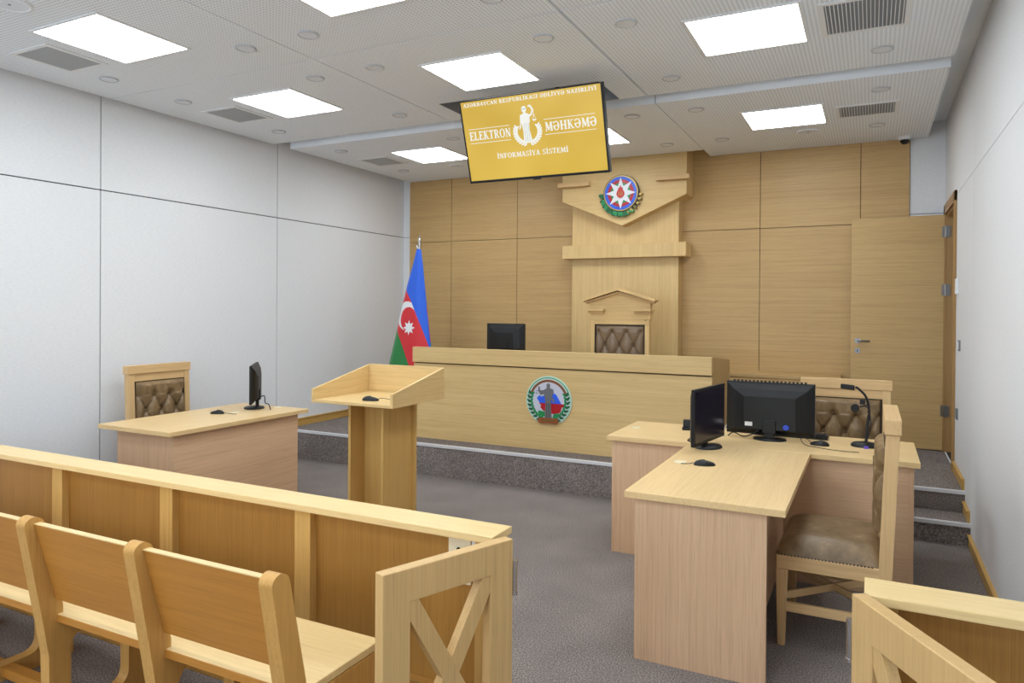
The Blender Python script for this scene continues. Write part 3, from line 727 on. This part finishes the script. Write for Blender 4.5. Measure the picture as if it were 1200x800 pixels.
# ------------------------------------------------------------------ hanging screen with lettering
GL = {}
def glyph(mb, ch, x, y, sx, sz, y0, y1):
    """bold serif capitals drawn from strokes; returns advance width"""
    T, t, sr = .205, .10, .075
    polys = []
    def st(x0, z0, x1, z1, w):           # stroke with horizontal cut ends
        if abs(z1 - z0) < 1e-6: polys.append([(x0, z0 - w / 2), (x1, z0 - w / 2), (x1, z0 + w / 2), (x0, z0 + w / 2)])
        else: polys.append([(x0 - w / 2, z0), (x0 + w / 2, z0), (x1 + w / 2, z1), (x1 - w / 2, z1)])
    def sf(cx, z, w):                    # serif
        zz = z if z > .5 else z
        polys.append([(cx - w / 2, z - (sr if z > .5 else 0)), (cx + w / 2, z - (sr if z > .5 else 0)), (cx + w / 2, z + (0 if z > .5 else sr)), (cx - w / 2, z + (0 if z > .5 else sr))])
    def arc(cx, cz, rx, rz, a0, a1, wt=T, wn=t, n=14):
        for i in range(n):
            q = []
            for a in (a0 + (a1 - a0) * i / n, a0 + (a1 - a0) * (i + 1) / n):
                a = radians(a); wd = wn + (wt - wn) * abs(cos(a)) ** 1.3
                q.append(((cx + rx * cos(a), cz + rz * sin(a)), (cx + (rx - wd) * cos(a), cz + (rz - (wn + (wd - wn) * .2)) * sin(a))))
            polys.append([q[0][0], q[1][0], q[1][1], q[0][1]])
    w = .72
    if ch == 'A': st(.10, 0, .36, 1, t); st(.62, 0, .37, 1, T); st(.18, .32, .54, .32, t); sf(.10, 0, .26); sf(.62, 0, .32); w = .76
    elif ch in 'İI':
        st(.22, 0, .22, 1, T); sf(.22, 0, .38); sf(.22, 1, .38); w = .46
        if ch == 'İ': arc(.22, 1.17, .09, .09, 0, 360, .09, .09)
    elif ch == 'Z': st(.06, t / 2, .62, t / 2, t); st(.06, 1 - t / 2, .62, 1 - t / 2, t); st(.16, 0, .52, 1, T); st(.07, .78, .07, 1, t); st(.61, 0, .61, .24, t); w = .7
    elif ch == 'Ə': arc(.40, .5, .38, .52, 180, 495, n=22); st(.04, .5, .74, .5, t); st(.09, .74, .09, .96, t); w = .82
    elif ch in 'RPB':
        st(.20, 0, .20, 1, T); sf(.20, 0, .36); sf(.12, 1, .2); 
        if ch == 'B': arc(.36, .76, .28, .26, -90, 90); arc(.36, .26, .33, .27, -90, 90); polys.append([(.2, .46), (.38, .46), (.38, .54), (.2, .54)]); polys.append([(.2, 0), (.38, 0), (.38, t), (.2, t)])
        else: arc(.36, .74, .29, .27, -90, 90); polys.append([(.2, .46), (.38, .46), (.38, .54), (.2, .54)])
        polys.append([(.2, 1 - t), (.38, 1 - t), (.38, 1), (.2, 1)])
        if ch == 'R': st(.68, 0, .40, .5, T); sf(.72, 0, .2)
        w = .8 if ch == 'R' else .74
    elif ch == 'Y': st(.36, 0, .36, .46, T); st(.35, .42, .10, 1, T); st(.37, .42, .62, 1, t); sf(.36, 0, .36); sf(.12, 1, .3); sf(.62, 1, .24); w = .72
    elif ch == 'C': arc(.42, .5, .40, .52, 42, 318); st(.70, .72, .70, 1, t); w = .76
    elif ch == 'O': arc(.42, .5, .40, .52, 0, 360, n=26); w = .84
    elif ch == 'N': st(.16, 0, .16, 1, t); st(.17, 1, .64, 0, T); st(.66, 0, .66, 1, t); sf(.16, 0, .26); sf(.12, 1, .24); sf(.66, 1, .26); w = .82
    elif ch == 'M': st(.14, 0, .18, 1, t); st(.20, 1, .46, .1, T); st(.46, .1, .74, 1, t); st(.80, 0, .78, 1, T); sf(.14, 0, .24); sf(.80, 0, .34); sf(.14, 1, .2); sf(.84, 1, .22); w = .96
    elif ch in 'EFL':
        st(.20, 0, .20, 1, T); sf(.18, 1, .34)
        if ch == 'F': sf(.2, 0, .36)
        if ch in 'EL': polys.append([(.04, 0), (.62, 0), (.62, t), (.04, t)]); st(.61, 0, .61, .26, t)
        if ch in 'EF': polys.append([(.2, 1 - t), (.60, 1 - t), (.60, 1), (.2, 1)]); st(.59, .78, .59, 1, t); st(.2, .52, .46, .52, t); st(.46, .42, .46, .62, t)
        w = .68
    elif ch == 'S': arc(.33, .74, .27, .26, 30, 270, .15); arc(.33, .26, .29, .26, -150, 90, .15); st(.56, .74, .56, .98, t); st(.08, .02, .08, .26, t); w = .66
    elif ch == 'U': st(.18, .3, .18, 1, T); st(.66, .3, .66, 1, t); arc(.43, .32, .345, .33, 180, 360); sf(.18, 1, .34); sf(.66, 1, .24); w = .82
    elif ch == 'K': st(.20, 0, .20, 1, T); sf(.2, 0, .36); sf(.2, 1, .36); st(.26, .42, .62, 1, t); st(.68, 0, .36, .56, T); sf(.70, 0, .30); sf(.62, 1, .26); w = .82
    elif ch == 'D': st(.20, 0, .20, 1, T); arc(.36, .5, .42, .5, -90, 90); polys.append([(.04, 0), (.38, 0), (.38, t), (.04, t)]); polys.append([(.04, 1 - t), (.38, 1 - t), (.38, 1), (.04, 1)]); w = .84
    elif ch == 'H': st(.18, 0, .18, 1, T); st(.66, 0, .66, 1, T); st(.18, .5, .66, .5, t); sf(.18, 0, .34); sf(.18, 1, .34); sf(.66, 0, .34); sf(.66, 1, .34); w = .84
    elif ch == 'T': st(.34, 0, .34, 1, T); sf(.34, 0, .36); polys.append([(.04, 1 - t), (.64, 1 - t), (.64, 1), (.04, 1)]); st(.06, .76, .06, 1, t); st(.62, .76, .62, 1, t); w = .7
    elif ch == ' ': w = .36
    for k, p in enumerate(polys):
        yy = y0 - .00002 * (k % 7)
        n = len(p); vs = [(x + q[0] * sx, yy, y + q[1] * sz) for q in p]
        mb.add(vs, [list(range(n))])
    return (w + .04) * sx
def text(mb, s, x0, x1, z, h, yy):
    tot = sum(glyph(MB(), c, 0, 0, 1, 1, 0, 0) for c in s); sx = (x1 - x0) / tot; x = x0
    for c in s: x += glyph(mb, c, x, z, sx, h, yy, 0)

W_, H_ = 1.122, .609
t = thing('hanging_screen', 'yellow display screen with white court lettering hanging from the ceiling', 'screen', (-2.205, 4.6925, 2.81))
t.rotation_euler = (radians(17.7), 0, 0)
mb = MB(); bz = .012
mb.box(-W_ / 2, W_ / 2, 0.002, .045, -H_ / 2, H_ / 2)
mb.box(-W_ / 2, -W_ / 2 + bz, -.006, .002, -H_ / 2, H_ / 2); mb.box(W_ / 2 - bz, W_ / 2, -.006, .002, -H_ / 2, H_ / 2)
mb.box(-W_ / 2 + bz, W_ / 2 - bz, -.006, .002, H_ / 2 - .010, H_ / 2); mb.box(-W_ / 2 + bz, W_ / 2 - bz, -.006, .002, -H_ / 2, -H_ / 2 + .018)
mb.box(-.03, .03, -.008, .01, -H_ / 2 - .008, -H_ / 2)
mb.build('housing', 'black', t, .002)
sm = mat('screen_yellow', (0, 0, 0, 1), .3, emit=S(216, 178, 62), es=1.0)
b_ = sm.node_tree.nodes['Principled BSDF']; tc = nn(sm, 'ShaderNodeTexCoord'); no = nn(sm, 'ShaderNodeTexNoise'); no.inputs['Scale'].default_value = 2.2; no.inputs['Detail'].default_value = 1
lk(sm, tc.outputs['Object'], no.inputs['Vector']); lk(sm, ramp(sm, no.outputs[0], [(.3, S(206, 168, 52)), (.7, S(224, 188, 78))]), b_.inputs['Emission Color'])
SW, SH = W_ - 2 * bz, H_ - .028; SB = -H_ / 2 + .018
B(-SW / 2, SW / 2, -.002, .002, SB, SB + SH).build('display', sm, t)
sw = mat('screen_white', (0, 0, 0, 1), .3, emit=S(240, 240, 232), es=1.0)
sg = mat('screen_shadow', (0, 0, 0, 1), .3, emit=S(150, 182, 170), es=1.0)
def U(u): return -SW / 2 + u * SW
def V(v): return SB + SH * (1 - v)
mb = MB()
text(mb, 'AZƏRBAYCAN RESPUBLİKASI ƏDLİYYƏ NAZİRLİYİ', U(.018), U(.975), V(.066), .045 * SH, -.0024)
text(mb, 'ELEKTRON', U(.035), U(.352), V(.485), .108 * SH, -.0024)
text(mb, 'MƏHKƏMƏ', U(.60), U(.958), V(.47), .108 * SH, -.0024)
text(mb, 'İNFORMASİYA SİSTEMİ', U(.225), U(.748), V(.742), .062 * SH, -.0024)
for u0, u1, v in ((.035, .345, .345), (.035, .345, .522), (.595, .948, .327), (.595, .948, .508)): mb.add([(U(u0), -.0024, V(v) - .002), (U(u1), -.0024, V(v) - .002), (U(u1), -.0024, V(v) + .002), (U(u0), -.0024, V(v) + .002)], [(0, 1, 2, 3)])
mb.build('lettering', sw, t, recalc=False)
mb = MB(); cx, cz = U(.472), V(.585); s_ = .00115 * SH / .58 * 200
def pl(pts, mi=0, yy=-.0026): mb.add([(cx + a * s_, yy, cz + b * s_) for a, b in pts], [list(range(len(pts)))], mi)
pl([(-.16, 0), (-.14, .35), (-.17, .62), (-.12, .66), (.10, .66), (.08, .40), (.15, 0)]); pl([(-.17, .60), (-.21, .72), (-.20, .86), (-.06, .92), (.06, .90), (.13, .86), (.12, .62)])
pl([(-.20, .84), (-.16, .88), (-.20, .50), (-.25, .42), (-.27, .45), (-.22, .62)]); pl([(.02, .80), (.16, .86), (.22, .98), (.17, 1.08), (.10, 1.09), (.11, 1.14), (.20, 1.14), (.28, 1.0), (.22, .84), (.08, .74)], 0)
pl([(-.04 + .085 * cos(k * pi / 8), 1.03 + .10 * sin(k * pi / 8)) for k in range(16)]); pl([(-.08, .88), (.02, .88), (.0, .98), (-.06, .98)])
pl([(-.105, 1.02), (.025, 1.03), (.025, 1.055), (-.105, 1.045)], 1, -.0029)
pl([(.27, 1.0), (.285, 1.0), (.285, .74), (.27, .74)]); pl([(.275, .88), (.285, .88), (.22, .70), (.21, .70)]); pl([(.275, .88), (.285, .88), (.35, .70), (.34, .70)]); pl([(.20, .70), (.36, .70), (.32, .65), (.24, .65)])
for dx in (-.09, -.02, .05): pl([(dx, .04), (dx + .012, .04), (dx + .012, .6), (dx, .62)], 1, -.0029)
for s in (-1, 1):
    for k in range(10):
        a = radians(-80 + k * 11.5); rx, rz = .415, .36; px, pz = s * rx * cos(a), .34 + rz * sin(a)
        for d in (-.8, .7):
            an = (a + pi / 2 + d) if s > 0 else (pi - (a + pi / 2 + d)); pl(leaf(px, pz, an, .125, .068))
mb.build('justice_figure', [sw, sg], t, recalc=False)
# bracket up into the recess
mb = MB().box(-.10, .10, .045, .07, -.1, .2); mb.tube([(0, .06, -.08), (0, .44, -.06), (0, .469, .02), (0, .599, .365)], .018)
mb.build('bracket', 'blackmat', t)

# ------------------------------------------------------------------ lectern
t = thing('lectern', 'light oak lectern with open tray top standing before the judge bench', 'lectern', (-2.925, 3.865, 0))
x0, x1 = -.322, .322; yf, yb_ = -.295, .295
B(-.304, .304, yf, yb_ - .018, .945, .965).build('tray', 'oak_x', t, .002)
for s in (-1, 1):
    MB().prism([(yf, .945), (yb_, .945), (yb_, 1.155), (yf, 1.032)], s * .322, s * .304, 'x').build('side_panel', 'oak_y', t, .002)
B(-.304, .304, yb_ - .018, yb_, .945, 1.158).build('back_panel', 'oak_x', t, .002)
for s in (-1, 1): B(s * .142, s * .122, -.145, .17, 0, .945).build('post_side', 'rail_z', t, .002)
B(-.122, .122, .0, .02, .0, .945).build('post_panel', 'rail_z', t)
B(-.165, .165, .17, .20, 0, .945).build('post_back', 'rail_z', t, .002)
B(-.20, .20, -.19, .23, 0, .03).build('base', 'rail_x', t, .003)

# ------------------------------------------------------------------ desks
def grommet(mb, x, y, z): mb.cyl((x, y, z), .032, .004, n=28)
t = thing('left_desk', 'light wood desk at the left wall with a monitor at its far end', 'desk', (-4.385, 3.755, 0))
B(-.36, .365, -.635, .635, .72, .75).build('desktop', 'top_y', t, .002)
B(-.255, .30, -.565, -.54, 0, .72).build('side_panel', 'desk_z', t, .001); B(-.255, .30, .54, .565, 0, .72).build('side_panel', 'desk_z', t, .001)
B(.30, .318, -.565, .565, .0, .72).build('front_panel', 'desk_y', t, .001)
for q in ((.03, .20), (.10, .56)): mb = MB(); grommet(mb, q[0], q[1], .75); mb.build('cable_grommet', 'cream', t)

t = thing('front_desk', 'light wood desk in the right foreground, end panel towards the camera', 'desk', (-.645, 3.74, 0))
B(-.34, .34, -.65, .655, .72, .75).build('desktop', 'top_y', t, .002)
B(-.295, .265, -.63, -.605, 0, .72).build('side_panel', 'desk_z', t, .001)
B(-.295, -.27, -.605, .65, .0, .72).build('front_panel', 'desk_y', t, .001)
B(.18, .20, -.605, .65, .12, .72).build('modesty_panel', 'desk_y', t, .001)
mb = MB(); grommet(mb, -.26, .07, .75); mb.build('cable_grommet', 'cream', t)

t = thing('rear_desk', 'light wood desk crosswise behind the right foreground desk carrying the large monitor', 'desk', (-.64, 4.75, 0))
B(-.88, .88, -.35, .33, .72, .75).build('desktop', 'top_x', t, .002)
B(-.83, -.30, -.325, -.305, 0, .72).build('cabinet_front', 'desk_z', t, .001)
B(-.30, .84, -.325, -.305, 0, .72).build('front_panel', 'desk_x', t, .001)
for s in (-1, 1): B(s * .852, s * .83, -.327, .29, 0, .72).build('side_panel', 'desk_z', t, .001)
for q in ((-.80, .02), (-.22, .02)): mb = MB(); grommet(mb, q[0], q[1], .75); mb.build('cable_grommet', 'cream', t)

t = thing('low_cabinet', 'low oak cabinet along the back wall behind the monitors', 'cabinet', (-.80, 7.5, PZ))
B(-.55, .535, -.15, .20, 0, .615).build('body', 'panel_x', t, .002); B(-.56, .545, -.165, .215, .615, .65).build('top', 'panel_x', t, .002)
for x in (-.275, .262): B(x - .262, x + .262, -.168, -.15, .04, .60).build('door', 'panel_x', t, .001)

# ------------------------------------------------------------------ monitors and desk equipment
def monitor(label, loc, rz, W=.50, H=.31, zb=.045, stand_dx=0., crest=False, stickers=False, cable=None):
    t = thing('monitor', label, 'monitor', loc, rz, 'black computer monitors')
    h = W / 2
    mb = MB().box(-h, h, -.012, .008, zb, zb + H); mb.build('bezel', 'black', t, .003)
    B(-h + .016, h - .016, -.0132, -.012, zb + .02, zb + H - .016).build('screen', 'screen', t)
    # tapered back shell
    def rr(w, y, z0, z1): return [(-w, y, z0), (w, y, z0), (w, y, z1), (-w, y, z1)]
    a = rr(h - .006, .008, zb + .006, zb + H - .006); b = rr(h - .045, .03, zb + .03, zb + H - .045); c = rr(h - .11, .042, zb + .035, zb + H - .09)
    mb = MB().add(a + b + c, [(0, 1, 5, 4), (1, 2, 6, 5), (2, 3, 7, 6), (3, 0, 4, 7), (4, 5, 9, 8), (5, 6, 10, 9), (6, 7, 11, 10), (7, 4, 8, 11), (8, 9, 10, 11)])
    mb.build('back_shell', 'black', t, .003)
    MB().lathe([(.10, 0), (.10, .006), (.095, .012), (.05, .018), (.0005, .020)], sy=.78, n=40).build('stand_base', 'black', t)
    mb = MB().box(-.026, .026, .012, .036, .012, zb + .10).box(-.04, .04, .010, .05, zb + .015, zb + .10); mb.build('stand_neck', 'black', t, .004)
    if crest:
        mb = MB()
        for k in range(19): mb.box(-.215 + k * .0235, -.203 + k * .0235, .010, .016, zb + H, zb + H + .011)
        mb.build('vent_teeth', 'blackmat', t)
    if stickers:
        B(.10, .145, .0425, .0435, zb + .055, zb + .08).build('sticker', 'white', t)
        MB().cyl((-.10, .043, zb + .06), .016, .012, 'y', n=16).box(-.118, -.082, .043, .05, zb + .05, zb + .07).build('blue_connector', 'vga', t)
    if cable: MB().tube(cable, .004).build('cable', 'black', t)
    return t
def sm3(pts, n=6):
    out = []; P = [Vector(p) for p in pts]
    for i in range(len(P) - 1):
        p0, p1, p2, p3 = P[max(i - 1, 0)], P[i], P[i + 1], P[min(i + 2, len(P) - 1)]
        for k in range(n):
            s = k / n; out.append(.5 * ((2 * p1) + (p2 - p0) * s + (2 * p0 - 5 * p1 + 4 * p2 - p3) * s * s + (3 * p1 - p0 - 3 * p2 + p3) * s ** 3))
    return out + [P[-1]]
monitor('black monitor seen from behind on the crosswise desk at right', (-.567, 4.75, .75), pi, W=.525, H=.33, zb=.03, crest=True, stickers=True,
        cable=sm3([(.06, .045, .06), (.10, .07, .035), (.16, .02, .012), (.22, .0, .03), (.25, .02, .008)]))
monitor('black monitor turned sideways on the right foreground desk', (-.86, 4.31, .75), radians(81), W=.50, H=.325, zb=.035,
        cable=sm3([(.0, .045, .08), (-.04, .09, .05), (.02, .13, .02), (.07, .08, .008), (.12, .05, .006)]))
monitor('black monitor seen edge-on at the end of the left desk', (-4.415, 4.20, .75), radians(-50), W=.46, H=.30, zb=.055,
        cable=sm3([(.0, .045, .09), (.03, .08, .10), (.06, .09, .05), (.12, .12, .045), (.15, .14, .006)]))
monitor('black monitor showing its back above the judge bench', (-3.24, 6.32, 1.04), pi, W=.42, H=.28, zb=.095)

def mouse(label, loc, rz, cable=None, col='black'):
    t = thing('computer_mouse', label, 'mouse', loc, rz, 'black computer mice')
    def fn(u, v):
        a = 2 * pi * u; k = v
        r = sqrt(max(0, 1 - (k) ** 2.4)); x = .032 * cos(a) * r; y = .056 * sin(a) * r
        return (x, y, .027 * k * (1 - .25 * sin(a) * .6))
    MB().grid(fn, 24, 10).build('body', col, t)
    MB().box(-.002, .002, -.048, -.02, .010, .019).build('wheel', 'grey', t)
    if cable: MB().tube(cable, .002, 6).build('cable', 'blackmat', t)
mouse('black mouse on the left desk beside a cream cable hole', (-4.43, 3.85, .75), radians(105), sm3([(0, -.055, .01), (.01, -.09, .004), (0, -.14, .003), (.0, -.165, .003)]))
mouse('flat black mouse on the right foreground desk beside a cream cable hole', (-.775, 3.80, .75), radians(-70), sm3([(0, -.055, .012), (-.0, -.08, .006), (-.01, -.11, .003), (-.01, -.12, .003)]))
mouse('black mouse lying in the lectern tray', (-2.87, 3.70, .966), radians(-75), sm3([(0, .05, .012), (.02, .085, .02), (-.02, .10, .012), (-.03, .14, .004)]))
mouse('black mouse between the large monitor and the microphone', (-.275, 4.70, .75), radians(80), sm3([(0, .05, .012), (.005, .085, .035), (-.03, .10, .03), (-.06, .07, .004), (-.10, 0.0, .004), (-.13, -.12, .004), (-.11, -.24, .004)]))
t = thing('keyboard', 'black keyboard lying behind the large monitor on the crosswise desk', 'keyboard', (-.47, 4.965, .75))
MB().hexa([(-.23, -.07, 0), (.23, -.07, 0), (.23, .07, 0), (-.23, .07, 0), (-.23, -.07, .03), (.23, -.07, .03), (.23, .07, .015), (-.23, .07, .015)]).build('body', 'black', t, .004)
mb = MB()
for r in range(5):
    for k in range(16):
        x = -.215 + k * .0275; y = -.058 + r * .025; z = .030 - (y + .07) / .14 * .015; mb.box(x, x + .022, y, y + .019, z, z + .005)
mb.build('keys', 'blackmat', t)
t = thing('desk_box', 'small black stand box behind the sideways monitor', 'box', (-1.10, 4.88, .75), radians(10))
MB().box(-.045, .045, -.04, .04, 0, .018).build('foot', 'black', t, .003); MB().hexa([(-.04, -.01, .018), (.04, -.01, .018), (.04, .03, .018), (-.04, .03, .018), (-.04, .0, .065), (.04, .0, .065), (.04, .03, .065), (-.04, .03, .065)]).build('body', 'black', t, .003)
t = thing('white_cable', 'white cable bundle rising from the desk hole behind the monitors', 'cable', (-.86, 4.77, .754))
MB().tube(sm3([(0, 0, .001), (-.03, .02, .05), (-.06, .03, .075), (-.09, .04, .06)]), .004).tube(sm3([(.0, 0, .001), (.02, .02, .06), (.04, .04, .04)]), .003).build('strand', 'white', t)

t = thing('gooseneck_microphone', 'black gooseneck desk microphone beside the leather chair back at right', 'microphone', (-.03, 4.79, .75))
MB().lathe([(.078, 0), (.078, .012), (.066, .022), (.02, .03), (.012, .03)], sy=.85, n=40).build('base', 'black', t)
MB().tube(sm3([(0.005, 0, .02), (.012, 0, .12), (.02, 0, .22), (.002, -.01, .30), (-.04, -.02, .348), (-.055, -.02, .353)]), [.009] * 12 + [.007] * 19, 10).build('gooseneck', 'blackmat', t)
h = MB().hexa([(-.135, -.035, .343), (-.058, -.035, .335), (-.058, -.005, .335), (-.135, -.005, .343), (-.135, -.035, .372), (-.058, -.035, .366), (-.058, -.005, .366), (-.135, -.005, .372)]); h.build('head', 'black', t, .006)
h = MB().cyl((-.055, -.045, .232), .024, .03, 'y').box(-.03, .0, -.04, -.01, .255, .285).tube([(-.03, -.03, .24), (.01, -.01, .25)], .005); h.build('clip_camera', 'black', t, .002)
MB().tube(sm3([(-.01, -.02, .25), (.02, -.02, .22), (.03, -.02, .12), (.01, -.01, .04)]), .003).build('cable', 'blackmat', t)
B(-.005, .02, -.085, -.065, 0, .014).build('plug', 'purple', t, .002)

# ------------------------------------------------------------------ bar rail, gates
def rail(label, x0, x1, posts, loc_y=2.17, lock=False):
    xm = (x0 + x1) / 2; t = thing('bar_rail', label, 'railing', (xm, loc_y, 0)); a, b = x0 - xm, x1 - xm
    B(a, b, -.072, .072, .774, .80).build('cap', 'cap_x', t, .003)
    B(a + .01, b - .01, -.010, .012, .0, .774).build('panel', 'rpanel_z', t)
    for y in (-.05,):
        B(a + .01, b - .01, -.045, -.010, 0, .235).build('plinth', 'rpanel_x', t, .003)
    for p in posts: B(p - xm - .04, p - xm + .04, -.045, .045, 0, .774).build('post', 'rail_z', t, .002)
    return t, xm
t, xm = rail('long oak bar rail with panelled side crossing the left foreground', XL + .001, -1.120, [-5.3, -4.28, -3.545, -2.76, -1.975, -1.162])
o = MB().box(-1.325 - xm, -1.235 - xm, -.018, -.010, .60, .772); o.build('lock_plate', 'cream', t, .002)
MB().cyl((-1.282 - xm, -.020, .718), .009, .003, 'y', n=16).box(-1.286 - xm, -1.278 - xm, -.020, -.017, .685, .718).build('keyhole', 'black', t)
B(-1.225 - xm, -1.19 - xm, -.03, -.01, .62, .772).build('latch_block', 'white', t, .003)
B(-1.120 - xm, -1.116 - xm, -.03, .03, .60, .68).build('strike_plate', 'metal', t)
t, xm = rail('short oak bar rail running to the right wall in the right foreground', -.012, XR - .002, [.03, .5], 2.215)

def gate(label, hx, hy, ang, hinge_side):
    """half-height gate; local +x runs from the hinge to the free end"""
    t = thing('bar_gate', label, 'gate', (hx, hy, 0), ang)
    L, T = .50, .021; z0, z1 = .06, .80; sw_ = .095
    cr = [(L - .0, -T * .4), (L - .0, T * .4), (L - .012, T), (0, T), (0, -T), (L - .012, -T)]
    outer = [(0, z0), (L, z0), (L, z1), (0, z1)]
    zt = z1 - .10; zb = z0 + .10
    MB().prism([(0, z0), (L, z0), (L, z1), (0, z1)], -T, T, 'y', holes=[[(sw_, zb), (L - sw_, zb), (L - sw_, zt), (sw_, zt)]]).build('frame', 'gate_z', t, .003)
    w = .055; xl, xr = sw_, L - sw_
    for s in (0, 1):
        p = (xl, zb) if s == 0 else (xl, zt); q = (xr, zt) if s == 0 else (xr, zb)
        d = Vector((q[0] - p[0], q[1] - p[1])).normalized(); n = Vector((-d.y, d.x)) * w / 2; e = d * .03
        k = T - .002 if s == 0 else T - .004
        def cl(P_): return (min(max(P_[0], xl - .02), xr + .02), min(max(P_[1], zb - .02), zt + .02))
        MB().prism([(p[0] - n.x - e.x, p[1] - n.y - e.y), (q[0] - n.x + e.x, q[1] - n.y + e.y), (q[0] + n.x + e.x, q[1] + n.y + e.y), (p[0] + n.x - e.x, p[1] + n.y - e.y)], -k, k, 'y').build('cross_brace', 'gate_z', t, .002)
    return t
a1 = atan2(1.665 - 2.165, -1.275 + 1.125)
g1 = gate('open oak gate with X brace hinged at the end of the long rail', -1.073, 2.125, atan2(-.933, -.36), 1)
g2 = gate('open oak gate with X brace at the right foreground by a metal hinge', -.024, 2.148, atan2(1.72 - 2.165, .245 + .027), -1)
for g, s in ((g1, 1), (g2, -1)):
    for z in (.62, .16): MB().cyl((-.010, s * .019, z), .009, .095, n=16).cyl((-.010, s * .019, z + .095), .0105, .012, n=16).cyl((-.010, s * .019, z - .008), .0105, .008, n=16).box(-.010, .001, s * .014, s * .019, z + .01, z + .085).build('hinge', 'chrome', g)

# ------------------------------------------------------------------ gallery bench
def rounded(pts, rad, n=6):
    out = []; m_ = len(pts)
    for i, p in enumerate(pts):
        r = rad[i] if isinstance(rad, (list, tuple)) else rad
        p = Vector(p); a = Vector(pts[i - 1]); b = Vector(pts[(i + 1) % m_])
        if r <= 0: out.append(tuple(p)); continue
        d1 = (a - p).normalized(); d2 = (b - p).normalized(); ang = d1.angle(d2); l = r / math.tan(ang / 2)
        l = min(l, (a - p).length * .49, (b - p).length * .49); s0 = p + d1 * l; s1 = p + d2 * l
        for k in range(n + 1):
            u = k / n; out.append(tuple(s0 * (1 - u) ** 2 + p * 2 * u * (1 - u) + s1 * u * u))
    return out
t = thing('gallery_bench', 'golden oak public bench with rounded uprights at lower left, back to camera', 'bench', (-1.5, 1.5, 0))
XU = [-1.495, -2.075, -2.655, -3.235, -3.815, -4.395]
out = rounded([(.055, 0), (.50, 0), (.50, .055), (.455, .075), (.43, .12), (.43, .385), (.45, .415), (.10, .415), (.10, .47), (.030, .80), (-.004, .82), (-.038, .80), (.030, .42), (.05, .30)],
              [0, 0, .02, .03, .03, .02, 0, 0, .05, .03, .03, .03, .06, .06])
hole = rounded([(.13, .065), (.36, .065), (.36, .355), (.13, .355)], .06)
for k, x in enumerate(XU):
    MB().prism(out, x + 1.5 - .026, x + 1.5 + .026, 'x', holes=[hole]).build('end_frame', 'frame_z', t, .009, seg=3)
B(XU[-1] + 1.5 - .05, .03, .08, .462, .417, .443).build('seat', 'cap_x', t, .003)
B(XU[-1] + 1.5 - .05, .03, .077, .081, .4165, .4415).build('seat_edge_band', 'gold_x', t)  # darker strip, paints the shade on the seat's rear edge
for i in range(5):
    xa, xb_ = XU[i + 1] + 1.5 + .026, XU[i] + 1.5 - .026
    MB().hexa([(xa, .072, .50), (xb_, .072, .50), (xb_, .094, .50), (xa, .094, .50), (xa, -.004, .79), (xb_, -.004, .79), (xb_, .018, .79), (xa, .018, .79)]).build('backrest', ['gold_x'], t, .001)
    B(xa, xb_, -.004, .019, .79, .7935).build('edge_band', 'cap_x', t)  # lighter strip, paints the light caught by the backrest's top edge
    B(xa, xb_, .44 - .03, .44, .34, .415).build('front_apron', 'gold_x', t, .002)
B(XU[-1] + 1.5, XU[0] + 1.5, .20, .25, .02, .06).build('floor_stretcher', 'gold_x', t, .002)
